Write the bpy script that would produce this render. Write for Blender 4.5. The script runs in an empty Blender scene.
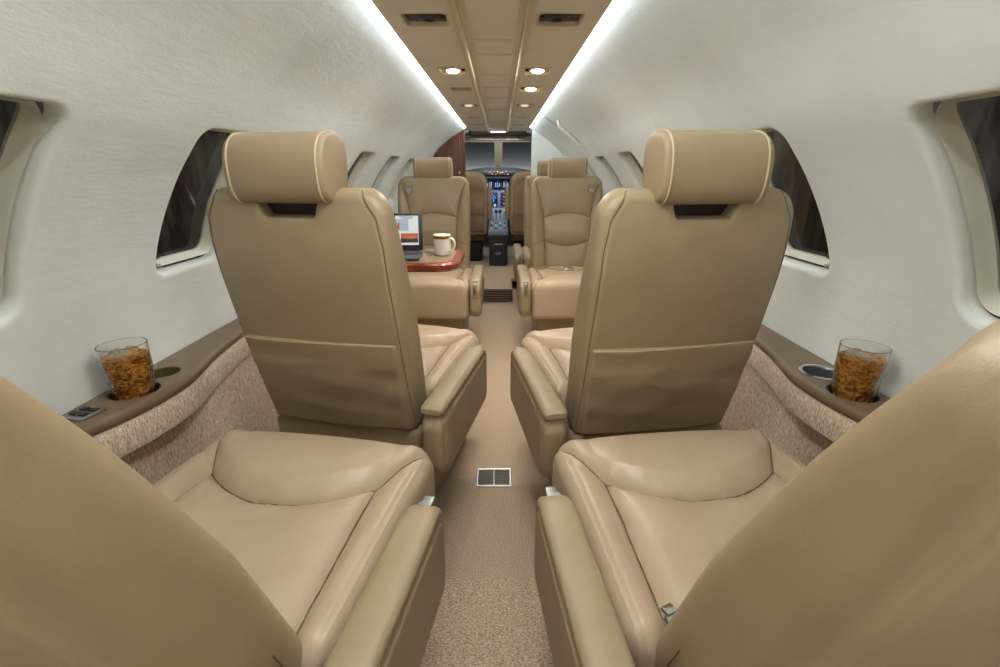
import bpy, bmesh, math, random
import numpy as np
from mathutils import Vector, Matrix, Euler
random.seed(7)
rng = np.random.default_rng(3)
SC = bpy.context.scene
C = SC.collection
PI = math.pi
R = math.radians

# ------------------------------------------------------------------ materials
def lin(c):
    def f(v):
        v = v / 255.0
        return v / 12.92 if v <= 0.04045 else ((v + 0.055) / 1.055) ** 2.4
    return (f(c[0]), f(c[1]), f(c[2]), 1.0)

def mat(name):
    m = bpy.data.materials.new(name)
    m.use_nodes = True
    nt = m.node_tree
    b = nt.nodes['Principled BSDF']
    return m, nt, b

def simple(name, col, rough=0.5, metal=0.0, spec=0.5, coat=0.0, emit=None, estr=0.0):
    m, nt, b = mat(name)
    b.inputs['Base Color'].default_value = lin(col)
    b.inputs['Roughness'].default_value = rough
    b.inputs['Metallic'].default_value = metal
    b.inputs['Specular IOR Level'].default_value = spec
    b.inputs['Coat Weight'].default_value = coat
    b.inputs['Coat Roughness'].default_value = 0.08
    if emit:
        b.inputs['Emission Color'].default_value = lin(emit)
        b.inputs['Emission Strength'].default_value = estr
    return m

def texcoord(nt, scale=(1, 1, 1), out='Object'):
    tc = nt.nodes.new('ShaderNodeTexCoord')
    mp = nt.nodes.new('ShaderNodeMapping')
    mp.inputs['Scale'].default_value = scale
    nt.links.new(tc.outputs[out], mp.inputs['Vector'])
    return mp.outputs['Vector']

def noise(nt, vec, scale, detail=3, rough=0.55):
    n = nt.nodes.new('ShaderNodeTexNoise')
    n.inputs['Scale'].default_value = scale
    n.inputs['Detail'].default_value = detail
    n.inputs['Roughness'].default_value = rough
    nt.links.new(vec, n.inputs['Vector'])
    return n.outputs['Fac']

def ramp(nt, fac, stops):
    r = nt.nodes.new('ShaderNodeValToRGB')
    e = r.color_ramp.elements
    while len(e) < len(stops):
        e.new(0.5)
    for i, (p, c) in enumerate(stops):
        e[i].position = p
        e[i].color = lin(c)
    nt.links.new(fac, r.inputs['Fac'])
    return r.outputs['Color']

def bump(nt, b, fac, strength, dist, prev=None):
    n = nt.nodes.new('ShaderNodeBump')
    n.inputs['Strength'].default_value = strength
    n.inputs['Distance'].default_value = dist
    nt.links.new(fac, n.inputs['Height'])
    if prev is not None:
        nt.links.new(prev, n.inputs['Normal'])
    nt.links.new(n.outputs['Normal'], b.inputs['Normal'])
    return n.outputs['Normal']

def leather(name, c1, c2, rough=0.42, wrinkle=0.25):
    m, nt, b = mat(name)
    v = texcoord(nt)
    nt.links.new(ramp(nt, noise(nt, v, 9, 4), [(0.3, c1), (0.7, c2)]), b.inputs['Base Color'])
    b.inputs['Roughness'].default_value = rough
    b.inputs['Specular IOR Level'].default_value = 0.45
    vo = nt.nodes.new('ShaderNodeTexVoronoi')
    vo.inputs['Scale'].default_value = 420
    nt.links.new(v, vo.inputs['Vector'])
    p = bump(nt, b, vo.outputs['Distance'], 0.10, 0.0008)
    bump(nt, b, noise(nt, v, 16, 5, 0.6), wrinkle, 0.006, p)
    return m

M = {}
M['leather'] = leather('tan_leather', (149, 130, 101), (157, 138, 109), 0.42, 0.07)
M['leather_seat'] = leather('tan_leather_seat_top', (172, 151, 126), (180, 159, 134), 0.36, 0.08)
M['leather_dark'] = leather('brown_cockpit_leather', (126, 104, 79), (138, 115, 89), 0.6)
M['piping'] = simple('leather_piping', (184, 163, 130), 0.45)
M['thread'] = simple('seam_thread', (92, 76, 54), 0.6)
M['dark_recess'] = simple('dark_brown_bracket', (38, 24, 18), 0.6)
M['chrome'] = simple('polished_metal', (205, 208, 210), 0.16, 1.0)
M['satin'] = simple('satin_metal', (176, 178, 176), 0.35, 1.0)
M['lever'] = simple('brushed_lever', (150, 150, 146), 0.4, 0.9)
M['black'] = simple('black_plastic', (16, 16, 18), 0.4)
M['cockpit_black'] = simple('cockpit_black', (26, 29, 36), 0.5)
M['seal_dark'] = simple('window_slot', (20, 19, 16), 0.8)
M['rubber'] = simple('black_seal', (12, 12, 12), 0.7)
M['webbing'] = simple('belt_webbing', (150, 132, 102), 0.8)
M['porcelain'] = simple('white_porcelain', (232, 228, 218), 0.15, coat=0.6)
M['gold'] = simple('gold_band', (168, 128, 60), 0.25, 0.85)
M['white_plastic'] = simple('white_plastic', (226, 226, 220), 0.4)
M['ledge'] = leather('ledge_brown_vinyl', (112, 93, 70), (122, 102, 78), 0.4, 0.1)
M['bezel'] = simple('tan_bezel', (204, 186, 154), 0.45)
M['pocket_dark'] = simple('fixture_pocket', (70, 60, 46), 0.6)
M['louvre'] = simple('dark_louvre', (100, 92, 88), 0.5, 0.3)
M['lamp'] = simple('lit_lamp', (255, 240, 215), 0.4, emit=(255, 234, 200), estr=14)
M['lamp_dim'] = simple('lamp_lens', (220, 210, 190), 0.2, emit=(255, 234, 200), estr=0.6)
M['cove'] = simple('cove_tube', (255, 255, 250), 0.5, emit=(226, 240, 255), estr=52)
M['panel_blue'] = simple('instrument_panel_paint', (112, 134, 162), 0.5)
M['panel_grey'] = simple('pedestal_grey', (112, 124, 140), 0.5)
M['laptop'] = simple('laptop_black', (24, 25, 28), 0.35)
M['laptop_grey'] = simple('laptop_deck', (72, 74, 80), 0.35, 0.3)
M['headliner'] = simple('cockpit_headliner', (150, 136, 112), 0.8)

def mk_wall():
    m, nt, b = mat('suede_wall')
    v = texcoord(nt)
    nt.links.new(ramp(nt, noise(nt, v, 3.5, 6, 0.6), [(0.3, (216, 218, 210)), (0.7, (226, 228, 221))]), b.inputs['Base Color'])
    b.inputs['Roughness'].default_value = 0.85
    b.inputs['Specular IOR Level'].default_value = 0.2
    p = bump(nt, b, noise(nt, v, 90, 4, 0.7), 0.25, 0.002)
    bump(nt, b, noise(nt, texcoord(nt, (9, 5, 26)), 1.0, 5, 0.65), 0.22, 0.010, p)
    return m
M['wall'] = mk_wall()

def mk_ceiling():
    m, nt, b = mat('tan_headliner')
    v = texcoord(nt)
    nt.links.new(ramp(nt, noise(nt, v, 5, 4), [(0.3, (214, 207, 190)), (0.7, (222, 215, 199))]), b.inputs['Base Color'])
    b.inputs['Roughness'].default_value = 0.6
    bump(nt, b, noise(nt, texcoord(nt, (8, 90, 8)), 1.0, 3), 0.12, 0.003)
    return m
M['ceiling'] = mk_ceiling()

def mk_carpet(name, cols, s):
    m, nt, b = mat(name)
    v = texcoord(nt, (1.0, 1.8, 1))
    n1 = noise(nt, v, s, 2, 0.7)
    nt.links.new(ramp(nt, n1, [(0.30, cols[0]), (0.5, cols[1]), (0.68, cols[2])]), b.inputs['Base Color'])
    b.inputs['Roughness'].default_value = 0.95
    b.inputs['Specular IOR Level'].default_value = 0.1
    p = bump(nt, b, n1, 0.8, 0.006)
    bump(nt, b, noise(nt, v, s * 0.35, 3), 0.4, 0.01, p)
    return m
M['carpet'] = mk_carpet('loop_carpet', [(132, 110, 90), (192, 170, 146), (224, 206, 184)], 240)
M['carpet_step'] = mk_carpet('loop_carpet_step', [(126, 104, 84), (192, 170, 146), (226, 208, 184)], 170)

def mk_tweed():
    m, nt, b = mat('tweed_fabric')
    v1 = texcoord(nt, (640, 640, 70))
    v2 = texcoord(nt, (430, 430, 26))
    n1 = noise(nt, v1, 1.0, 2, 0.6)
    n2 = noise(nt, v2, 1.0, 2, 0.6)
    c1 = ramp(nt, n1, [(0.3, (132, 112, 90)), (0.5, (210, 196, 174)), (0.66, (244, 236, 220))])
    c2 = ramp(nt, n2, [(0.54, (0, 0, 0)), (0.66, (255, 255, 255))])
    mx = nt.nodes.new('ShaderNodeMix')
    mx.data_type = 'RGBA'
    nt.links.new(c2, mx.inputs['Factor'])
    nt.links.new(c1, mx.inputs['A'])
    mx.inputs['B'].default_value = lin((206, 142, 104))
    nt.links.new(mx.outputs['Result'], b.inputs['Base Color'])
    b.inputs['Roughness'].default_value = 0.95
    b.inputs['Specular IOR Level'].default_value = 0.1
    bump(nt, b, n1, 0.35, 0.002)
    return m
M['tweed'] = mk_tweed()

def mk_wood(name, c1, c2, c3, sc=(1, 1, 1)):
    m, nt, b = mat(name)
    v = texcoord(nt, sc)
    w = nt.nodes.new('ShaderNodeTexWave')
    w.inputs['Scale'].default_value = 3.0
    w.inputs['Distortion'].default_value = 6.0
    w.inputs['Detail'].default_value = 4
    nt.links.new(v, w.inputs['Vector'])
    nt.links.new(ramp(nt, w.outputs['Fac'], [(0.1, c1), (0.5, c2), (0.95, c3)]), b.inputs['Base Color'])
    b.inputs['Roughness'].default_value = 0.25
    b.inputs['Coat Weight'].default_value = 0.7
    b.inputs['Coat Roughness'].default_value = 0.05
    return m
M['wood'] = mk_wood('mahogany_veneer', (58, 27, 18), (80, 39, 25), (102, 56, 37), (5, 5, 0.5))
M['wood_edge'] = mk_wood('glossy_table_edge', (112, 40, 20), (132, 50, 25), (150, 64, 34), (.6, 9, 9))

def mk_glass(name, tint, rough=0.0, refl=1.0):
    m = bpy.data.materials.new(name)
    m.use_nodes = True
    nt = m.node_tree
    nt.nodes.clear()
    o = nt.nodes.new('ShaderNodeOutputMaterial')
    t = nt.nodes.new('ShaderNodeBsdfTransparent')
    t.inputs['Color'].default_value = lin(tint)
    g = nt.nodes.new('ShaderNodeBsdfGlossy')
    g.inputs['Roughness'].default_value = rough
    lw = nt.nodes.new('ShaderNodeLayerWeight')
    lw.inputs['Blend'].default_value = 0.5
    pw = nt.nodes.new('ShaderNodeMath')
    pw.operation = 'POWER'
    pw.inputs[1].default_value = 4.0
    nt.links.new(lw.outputs['Facing'], pw.inputs[0])
    fr = nt.nodes.new('ShaderNodeMath')
    fr.operation = 'MULTIPLY_ADD'
    fr.inputs[1].default_value = refl
    fr.inputs[2].default_value = 0.045
    nt.links.new(pw.outputs[0], fr.inputs[0])
    mx = nt.nodes.new('ShaderNodeMixShader')
    nt.links.new(fr.outputs[0], mx.inputs['Fac'])
    nt.links.new(t.outputs['BSDF'], mx.inputs[1])
    nt.links.new(g.outputs['BSDF'], mx.inputs[2])
    nt.links.new(mx.outputs['Shader'], o.inputs['Surface'])
    return m
M['pane'] = mk_glass('window_pane', (200, 205, 205), 0.0, 0.6)
M['tumbler_rim'] = mk_glass('tumbler_rim', (246, 247, 244), 0.0, 0.35)
M['tumbler'] = simple('tumbler_glass', (250, 251, 249), 0.0)
M['tumbler'].node_tree.nodes['Principled BSDF'].inputs['Transmission Weight'].default_value = 1.0
M['tumbler'].node_tree.nodes['Principled BSDF'].inputs['IOR'].default_value = 1.33

def mk_ice():
    m, nt, b = mat('ice')
    b.inputs['Base Color'].default_value = lin((250, 238, 214))
    b.inputs['Roughness'].default_value = 0.08
    b.inputs['Transmission Weight'].default_value = 0.75
    b.inputs['IOR'].default_value = 1.25
    return m
M['ice'] = mk_ice()

def mk_liquid():
    m, nt, b = mat('amber_drink')
    v = texcoord(nt, (1, 1, 1.5))
    n = nt.nodes.new('ShaderNodeTexNoise')
    n.inputs['Scale'].default_value = 46
    n.inputs['Detail'].default_value = 3
    n.inputs['Distortion'].default_value = 1.8
    nt.links.new(v, n.inputs['Vector'])
    nt.links.new(ramp(nt, n.outputs['Fac'], [(0.27, (64, 22, 6)), (0.42, (160, 82, 20)), (0.55, (216, 148, 50)), (0.75, (248, 212, 122))]), b.inputs['Base Color'])
    b.inputs['Roughness'].default_value = 0.12
    b.inputs['Transmission Weight'].default_value = 0.25
    b.inputs['IOR'].default_value = 1.12
    bump(nt, b, n.outputs['Fac'], 0.5, 0.01)
    return m
M['liquid'] = mk_liquid()

# ------------------------------------------------------------------ geometry helpers
def link(name, me, m, parent=None, loc=None, rot=None):
    o = bpy.data.objects.new(name, me)
    C.objects.link(o)
    if m is not None:
        if not me.materials:
            me.materials.append(m)
    if parent is not None:
        o.parent = parent
    if loc is not None:
        o.location = loc
    if rot is not None:
        o.rotation_euler = rot
    return o

def mesh(name, verts, faces, sharp=40, recalc=True):
    me = bpy.data.meshes.new(name)
    bm = bmesh.new()
    vs = [bm.verts.new(tuple(map(float, v))) for v in verts]
    for f in faces:
        try:
            bm.faces.new([vs[i] for i in f])
        except ValueError:
            pass
    bmesh.ops.remove_doubles(bm, verts=bm.verts, dist=1e-6)
    if recalc:
        bmesh.ops.recalc_face_normals(bm, faces=bm.faces)
    bm.to_mesh(me)
    bm.free()
    me.shade_smooth()
    me.set_sharp_from_angle(angle=R(sharp))
    return me

class MB:
    def __init__(s):
        s.v = []
        s.f = []
    def add(s, vf):
        b = len(s.v)
        s.v.extend(vf[0])
        s.f.extend([tuple(b + i for i in f) for f in vf[1]])
        return s
    def obj(s, name, m, parent=None, loc=None, rot=None, sharp=40):
        return link(name, mesh(name, s.v, s.f, sharp), m, parent, loc, rot)

def xf(vf, mtx):
    return ([tuple(mtx @ Vector(v)) for v in vf[0]], vf[1])

def shift(vf, d):
    return ([(v[0] + d[0], v[1] + d[1], v[2] + d[2]) for v in vf[0]], vf[1])

def pad(hx, hy, Rc, top, bot, rt, rb, nx=24, ny=24, nside=2, dens=0.45, warp=None):
    """rounded slab: plan = rounded rectangle, upper and lower faces are height fields, edges rolled over"""
    def samp(n):
        t = np.linspace(-1, 1, n)
        return (1 - dens) * t + dens * np.sin(PI / 2 * t)
    U, V = np.meshgrid(samp(nx), samp(ny), indexing='ij')
    m = np.maximum(np.abs(U), np.abs(V))
    Rv = np.where(V > 0, Rc[0], Rc[1]) if isinstance(Rc, tuple) else np.full_like(U, Rc)
    ax, ay = np.abs(U) * hx, np.abs(V) * hy
    a, b, r = m * hx, m * hy, m * Rv
    cx, cy = a - r, b - r
    corner = (ax > cx) & (ay > cy) & (r > 1e-9)
    dx, dy = ax - cx, ay - cy
    L = np.hypot(dx, dy)
    k = np.where(corner, r / np.maximum(L, 1e-9), 1)
    ax2 = np.where(corner, cx + dx * k, ax)
    ay2 = np.where(corner, cy + dy * k, ay)
    X, Y = np.sign(U) * ax2, np.sign(V) * ay2
    qx, qy = np.abs(X) - (hx - Rv), np.abs(Y) - (hy - Rv)
    e = Rv - (np.hypot(np.maximum(qx, 0), np.maximum(qy, 0)) + np.minimum(np.maximum(qx, qy), 0))
    e = np.maximum(e, 0)
    def drop(rr):
        q = np.clip(rr - e, 0, rr)
        return rr - np.sqrt(np.maximum(rr * rr - q * q, 0))
    T = (top(X, Y) if callable(top) else np.full_like(X, top)) - drop(rt)
    B = (bot(X, Y) if callable(bot) else np.full_like(X, bot)) + drop(rb)
    Pt = np.stack([X, Y, T], -1)
    Pb = np.stack([X, Y, B], -1)
    if warp is not None:
        Pt = warp(Pt)
        Pb = warp(Pb)
    n = nx * ny
    verts = [tuple(p) for p in Pt.reshape(-1, 3)] + [tuple(p) for p in Pb.reshape(-1, 3)]
    idx = np.arange(n).reshape(nx, ny)
    faces = []
    for i in range(nx - 1):
        for j in range(ny - 1):
            q = (idx[i, j], idx[i + 1, j], idx[i + 1, j + 1], idx[i, j + 1])
            faces.append(q)
            faces.append(tuple(n + t for t in reversed(q)))
    loop = [idx[i, 0] for i in range(nx)] + [idx[nx - 1, j] for j in range(1, ny)] + \
           [idx[i, ny - 1] for i in range(nx - 2, -1, -1)] + [idx[0, j] for j in range(ny - 2, 0, -1)]
    prev = list(loop)
    for s in range(1, nside + 1):
        if s < nside:
            cur = []
            for l in loop:
                a_, b_ = verts[l], verts[n + l]
                t = s / nside
                verts.append(tuple(a_[q] * (1 - t) + b_[q] * t for q in range(3)))
                cur.append(len(verts) - 1)
        else:
            cur = [n + l for l in loop]
        for q in range(len(loop)):
            w = (q + 1) % len(loop)
            faces.append((prev[q], cur[q], cur[w], prev[w]))
        prev = cur
    return verts, [tuple(int(i) for i in f) for f in faces]

def rbox(sx, sy, sz, r=0.004, c=(0, 0, 0), Rc=None, n=8):
    hx, hy, hz = sx / 2, sy / 2, sz / 2
    r = min(r, hx * .95, hy * .95, hz * .95)
    return shift(pad(hx, hy, Rc if Rc is not None else r, hz, -hz, r, r, n, n, 1, 0.75), c)

def tube(pts, rad, n=8, closed=False):
    P = [Vector(p) for p in pts]
    N = len(P)
    T = []
    for i in range(N):
        if closed:
            t = P[(i + 1) % N] - P[i - 1]
        else:
            t = P[min(i + 1, N - 1)] - P[max(i - 1, 0)]
        T.append(t.normalized())
    ref = Vector((0, 0, 1)) if abs(T[0].z) < 0.9 else Vector((1, 0, 0))
    nrm = (ref - T[0] * ref.dot(T[0])).normalized()
    v, f = [], []
    for i in range(N):
        nrm = (nrm - T[i] * nrm.dot(T[i])).normalized()
        bi = T[i].cross(nrm)
        rr = rad[i] if hasattr(rad, '__len__') else rad
        for k in range(n):
            a = 2 * PI * k / n
            v.append(tuple(P[i] + (nrm * math.cos(a) + bi * math.sin(a)) * rr))
    for i in range(N if closed else N - 1):
        j = (i + 1) % N
        for k in range(n):
            l = (k + 1) % n
            f.append((i * n + k, i * n + l, j * n + l, j * n + k))
    if not closed:
        f.append(tuple(range(n)))
        f.append(tuple((N - 1) * n + k for k in range(n)))
    return v, f

def loft(rings, cap=True, closed=False):
    v, f = [], []
    n = len(rings[0])
    for r in rings:
        v.extend([tuple(p) for p in r])
    for i in range(len(rings) - 1 + (1 if closed else 0)):
        j = (i + 1) % len(rings)
        for k in range(n):
            l = (k + 1) % n
            f.append((i * n + k, i * n + l, j * n + l, j * n + k))
    if cap and not closed:
        f.append(tuple(range(n)))
        f.append(tuple((len(rings) - 1) * n + k for k in range(n)))
    return v, f

def lathe(prof, n=32, c=(0, 0, 0), mod=None, closed=False):
    rings = []
    for (r, z) in prof:
        ring = []
        for k in range(n):
            a = 2 * PI * k / n
            rr = r + (mod(a, z) if mod else 0)
            ring.append((c[0] + rr * math.cos(a), c[1] + rr * math.sin(a), c[2] + z))
        rings.append(ring)
    return loft(rings, not closed, closed)

def prism(poly, axis, a, b):
    """poly: list of 2-D points, extruded along axis ('x','y','z') from a to b"""
    def p(q, t):
        return {'x': (t, q[0], q[1]), 'y': (q[0], t, q[1]), 'z': (q[0], q[1], t)}[axis]
    n = len(poly)
    v = [p(q, a) for q in poly] + [p(q, b) for q in poly]
    f = [tuple(range(n)), tuple(range(2 * n - 1, n - 1, -1))]
    for k in range(n):
        l = (k + 1) % n
        f.append((k, l, n + l, n + k))
    return v, f

def rrect(hx, hy, r, n=6, c=(0, 0)):
    pts = []
    for (sx, sy, a0) in ((1, 1, 0), (-1, 1, 90), (-1, -1, 180), (1, -1, 270)):
        for k in range(n + 1):
            a = R(a0 + 90 * k / n)
            pts.append((c[0] + sx * (hx - r) + r * math.cos(a), c[1] + sy * (hy - r) + r * math.sin(a)))
    return pts

def ring_frame(hx, hy, r, w, z0, z1, n=6):
    """flat rectangular frame (bezel), plan in xy, from z0 to z1"""
    o = rrect(hx, hy, r, n)
    i = rrect(hx - w, hy - w, max(r - w, 0.0015), n)
    bev = min(w, abs(z1 - z0)) * 0.3
    ob = rrect(hx - bev, hy - bev, max(r - bev, 0.001), n)
    ib = rrect(hx - w + bev, hy - w + bev, max(r - w + bev, 0.0015), n)
    zb = z1 - bev if z1 > z0 else z1 + bev
    rings = [[(x, y, z0) for x, y in o], [(x, y, zb) for x, y in o], [(x, y, z1) for x, y in ob],
             [(x, y, z1) for x, y in ib], [(x, y, zb) for x, y in i], [(x, y, z0) for x, y in i]]
    return loft(rings, False, True)

def empty(name, loc=(0, 0, 0), rz=0.0):
    o = bpy.data.objects.new(name, None)
    C.objects.link(o)
    o.location = loc
    o.rotation_euler = (0, 0, rz)
    o.empty_display_size = 0.1
    return o

def tag(o, label, cat, group=None):
    o['label'] = label
    o['category'] = cat
    if group:
        o['group'] = group
    return o

def struct(o, label=None):
    o['kind'] = 'structure'
    if label:
        o['label'] = label
    return o

def catmull(P, per=12):
    P = [np.array(p, float) for p in P]
    P = [2 * P[0] - P[1]] + P + [2 * P[-1] - P[-2]]
    out = []
    for i in range(1, len(P) - 2):
        for k in range(per):
            t = k / per
            out.append(0.5 * ((2 * P[i]) + (-P[i - 1] + P[i + 1]) * t + (2 * P[i - 1] - 5 * P[i] + 4 * P[i + 1] - P[i + 2]) * t * t
                              + (-P[i - 1] + 3 * P[i] - 3 * P[i + 1] + P[i + 2]) * t ** 3))
    out.append(P[-2])
    return np.array(out)

def pdist(X, Y, poly):
    """distance of grid points to a polyline"""
    d = np.full(X.shape, 1e9)
    for a, b in zip(poly[:-1], poly[1:]):
        ax, ay = a
        vx, vy = b[0] - ax, b[1] - ay
        L = vx * vx + vy * vy + 1e-12
        t = np.clip(((X - ax) * vx + (Y - ay) * vy) / L, 0, 1)
        d = np.minimum(d, np.hypot(X - ax - t * vx, Y - ay - t * vy))
    return d

def boolean_cut(o, cutters):
    for vf in cutters:
        c = link('cutter', mesh('cutter', vf[0], vf[1]), None)
        md = o.modifiers.new('cut', 'BOOLEAN')
        md.operation = 'DIFFERENCE'
        md.solver = 'EXACT'
        md.object = c
        bpy.context.view_layer.update()
        dg = bpy.context.evaluated_depsgraph_get()
        nm = bpy.data.meshes.new_from_object(o.evaluated_get(dg))
        o.modifiers.clear()
        old = o.data
        o.data = nm
        cm = c.data
        bpy.data.objects.remove(c)
        bpy.data.meshes.remove(cm)
    o.data.shade_smooth()
    o.data.set_sharp_from_angle(angle=R(35))

# ------------------------------------------------------------------ cabin shell
PROF = catmull([(.335, 1.522), (.45, 1.452), (.60, 1.338), (.72, 1.200), (.82, 1.070), (.90, .920), (.945, .770), (.957, .660), (.957, .575)], 14)
SEG = np.hypot(*np.diff(PROF, axis=0).T)
ARC = np.concatenate([[0], np.cumsum(SEG)])
SMAX = float(ARC[-1])
def Pw(s):
    return float(np.interp(s, ARC, PROF[:, 0])), float(np.interp(s, ARC, PROF[:, 1]))
def Nw(s):
    a, b = Pw(max(s - .03, 0)), Pw(min(s + .03, SMAX))
    tx, tz = b[0] - a[0], b[1] - a[1]
    L = math.hypot(tx, tz)
    return -tz / L, tx / L
def s_of_z(z):
    return float(np.interp(-z, -PROF[:, 1], ARC))
def X_of_z(z):
    return Pw(s_of_z(z))[0]

Y0, Y1 = -1.2, 5.20
HS0, HS1 = s_of_z(1.213), s_of_z(0.815)
HC, HH = (HS0 + HS1) / 2, (HS1 - HS0) / 2
HW = 0.1675
BH = HH + 0.085
PITCH, YC0 = 0.695, 0.7325
WINS = [YC0 + PITCH * k for k in range(7)]
RH = 0.052
MS = [0, .08, .16, .22, .27, .31, .34, .365, .39, .41, .425, .44, .455, .47, .485, .5, .52, .55, .6, .7, .85, 1.0]
MH, MG = 0.5, 0.39
def wall_point(side, y, s, d):
    x, z = Pw(min(max(s, 0), SMAX))
    if d:
        nx, nz = Nw(s)
        x += nx * d
        z += nz * d
    return (side * x, y, z)

def ring_inset(m):
    """inset and outward depth of the rolled opening edge for ring m <= MH"""
    t = (MH - m) / (MH - MG)
    if t < 0.65:
        p = t / 0.65 * PI / 2
        return 0.014 * math.sin(p), 0.014 * (1 - math.cos(p))
    return 0.014, 0.014 + (t - 0.65) / 0.35 * 0.022

def make_wall(side, name):
    us = [-m for m in reversed(MS[1:])] + MS
    n = len(us)
    verts, faces = [], []
    top_s = [k / 14 * (HC - BH) for k in range(15)]
    bot_s = [HC + BH + k / 12 * (SMAX - HC - BH) for k in range(13)]
    for yc in WINS:
        base = len(verts)
        for i, u in enumerate(us):
            for j, v in enumerate(us):
                m = max(abs(u), abs(v))
                if m >= MH:
                    t = (m - MH) / (1 - MH)
                    a, b, r = HW + t * (PITCH / 2 - HW), HH + t * (BH - HH), RH * (1 - t)
                    d = 0
                elif m >= MG - 1e-6:
                    ins, d = ring_inset(m)
                    a, b, r = HW - ins, HH - ins, RH - ins * 0.6
                else:
                    a, b, r, d = HW, HH, RH, 0
                q = max(m, 1e-6)
                x, y = abs(u) / q * a, abs(v) / q * b
                if r > 0 and x > a - r and y > b - r:
                    dx, dy = x - (a - r), y - (b - r)
                    L = math.hypot(dx, dy)
                    x, y = a - r + dx / L * r, b - r + dy / L * r
                verts.append(wall_point(side, yc + math.copysign(x, u), HC + math.copysign(y, v), d))
        for i in range(n - 1):
            for j in range(n - 1):
                mm = max(abs(us[i] + us[i + 1]) / 2, abs(us[j] + us[j + 1]) / 2)
                if mm < MG:
                    continue
                faces.append((base + i * n + j, base + (i + 1) * n + j, base + (i + 1) * n + j + 1, base + i * n + j + 1))
        # bands above and below
        for band in (top_s, bot_s):
            base = len(verts)
            for u in us:
                for s in band:
                    verts.append(wall_point(side, yc + u * PITCH / 2, s, 0))
            w = len(band)
            for i in range(n - 1):
                for j in range(w - 1):
                    faces.append((base + i * w + j, base + (i + 1) * w + j, base + (i + 1) * w + j + 1, base + i * w + j + 1))
    # plain part aft of the first window
    ys = np.linspace(Y0, WINS[0] - PITCH / 2, 5)
    ss = top_s + [HC + v * BH for v in us[1:-1]] + bot_s
    base = len(verts)
    for y in ys:
        for s in ss:
            verts.append(wall_point(side, float(y), s, 0))
    w = len(ss)
    for i in range(len(ys) - 1):
        for j in range(w - 1):
            faces.append((base + i * w + j, base + (i + 1) * w + j, base + (i + 1) * w + j + 1, base + i * w + j + 1))
    me = mesh(name, verts, faces, 60, False)
    if side > 0:
        me.flip_normals()
    o = link(name, me, M['wall'])
    struct(o, 'cream suede cabin sidewall with window openings')
    return o
make_wall(-1, 'wall_left')
make_wall(1, 'wall_right')

def make_window(side, yc, num):
    root = empty('window_%d' % num)
    struct(root)
    def ringpts(inset, d, r):
        a, b = HW - inset, HH - inset
        pts = []
        for (x, y) in rrect(a, b, max(r, 0.004), 8):
            pts.append((x, y))
        # extra samples on the long sides so that the ring follows the curved wall
        out = []
        for k in range(len(pts)):
            p, q = pts[k], pts[(k + 1) % len(pts)]
            out.append(p)
            if math.hypot(q[0] - p[0], q[1] - p[1]) > 0.08:
                for t in np.linspace(0, 1, 10)[1:-1]:
                    out.append((p[0] + (q[0] - p[0]) * t, p[1] + (q[1] - p[1]) * t))
        return [wall_point(side, yc + x, HC + y, d) for x, y in out]
    prof = [(.0265, .023, .042), (.0275, .021, .042), (.0285, .025, .041), (.0295, .033, .040), (.0305, .043, .039), (.032, .053, .038), (.034, .059, .037), (.013, .063, .04), (.0245, .029, .042)]
    rings = [ringpts(i, d, r) for i, d, r in prof]
    MB().add(loft(rings, False, True)).obj('reveal', M['wall_reveal'], root, sharp=50)
    # pane: curved sheet following the wall
    v, f = [], []
    A, B_ = HW - .020, HH - .020
    ny, ns = 4, 12
    for t in (0.0, 0.005):
        for i in range(ny + 1):
            for j in range(ns + 1):
                v.append(wall_point(side, yc - A + 2 * A * i / ny, HC - B_ + 2 * B_ * j / ns, 0.0545 + t))
    k = (ny + 1) * (ns + 1)
    for i in range(ny):
        for j in range(ns):
            q = (i * (ns + 1) + j, (i + 1) * (ns + 1) + j, (i + 1) * (ns + 1) + j + 1, i * (ns + 1) + j + 1)
            f.append(q)
    v = v[:k]
    MB().add((v, f)).obj('pane', M['pane'], root)
    # little sill latch
    p = Vector(wall_point(side, yc - 0.115, HC + HH - .024, 0.030))
    lb = MB().add(shift(rbox(.016, .034, .012, .003), p)).add(tube([p + Vector((0, -.01, .004)), p + Vector((-side * .006, -.01, .022)), p + Vector((-side * .006, .012, .024))], .0035, 8))
    lb.obj('latch', M['chrome'], root)
    return root
M['wall_reveal'] = simple('window_reveal', (206, 202, 182), 0.5)
num = 1
for side in (-1, 1):
    for yc in WINS:
        make_window(side, yc, num)
        num += 1

# ceiling: hanging tan panel, ribs, access panels, shell above it
CZ = 1.50
cs = [(-.30, CZ + .004), (-.296, CZ), (-.11, CZ), (-.085, CZ + .010), (.085, CZ + .010), (.11, CZ), (.296, CZ), (.30, CZ + .004), (.30, CZ + .016), (-.30, CZ + .016)]
ceil = link('ceiling', mesh('ceiling', *prism(cs, 'y', Y0, 5.16), 30), M['ceiling'])
struct(ceil, 'tan headliner panel along the cabin centre')
SLOTS = []     # (x, y, hx, hy, kind)
for (y, kl, kr) in ((1.50, 'outlet', 'outlet'), (2.19, 'lit', 'lit'), (2.64, 'slot', 'lit'), (3.24, 'dim', 'dim'), (3.93, 'slit', 'slit'), (4.50, 'slot', 'slot')):
    for sx, k in ((-1, kl), (1, kr)):
        hx, hy = {'outlet': (.064, .062), 'lit': (.058, .075), 'dim': (.056, .068), 'slot': (.055, .050), 'slit': (.052, .026)}[k]
        SLOTS.append((sx * .185 if k == 'outlet' else sx * .176, y, hx, hy, k))
cut = [shift(pad(hx, hy, .018 if k in ('outlet', 'lit') else .010, .013, -.02, .001, .001, 10, 10, 1, .8), (x, y, CZ)) for x, y, hx, hy, k in SLOTS]
boolean_cut(ceil, cut)
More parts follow.
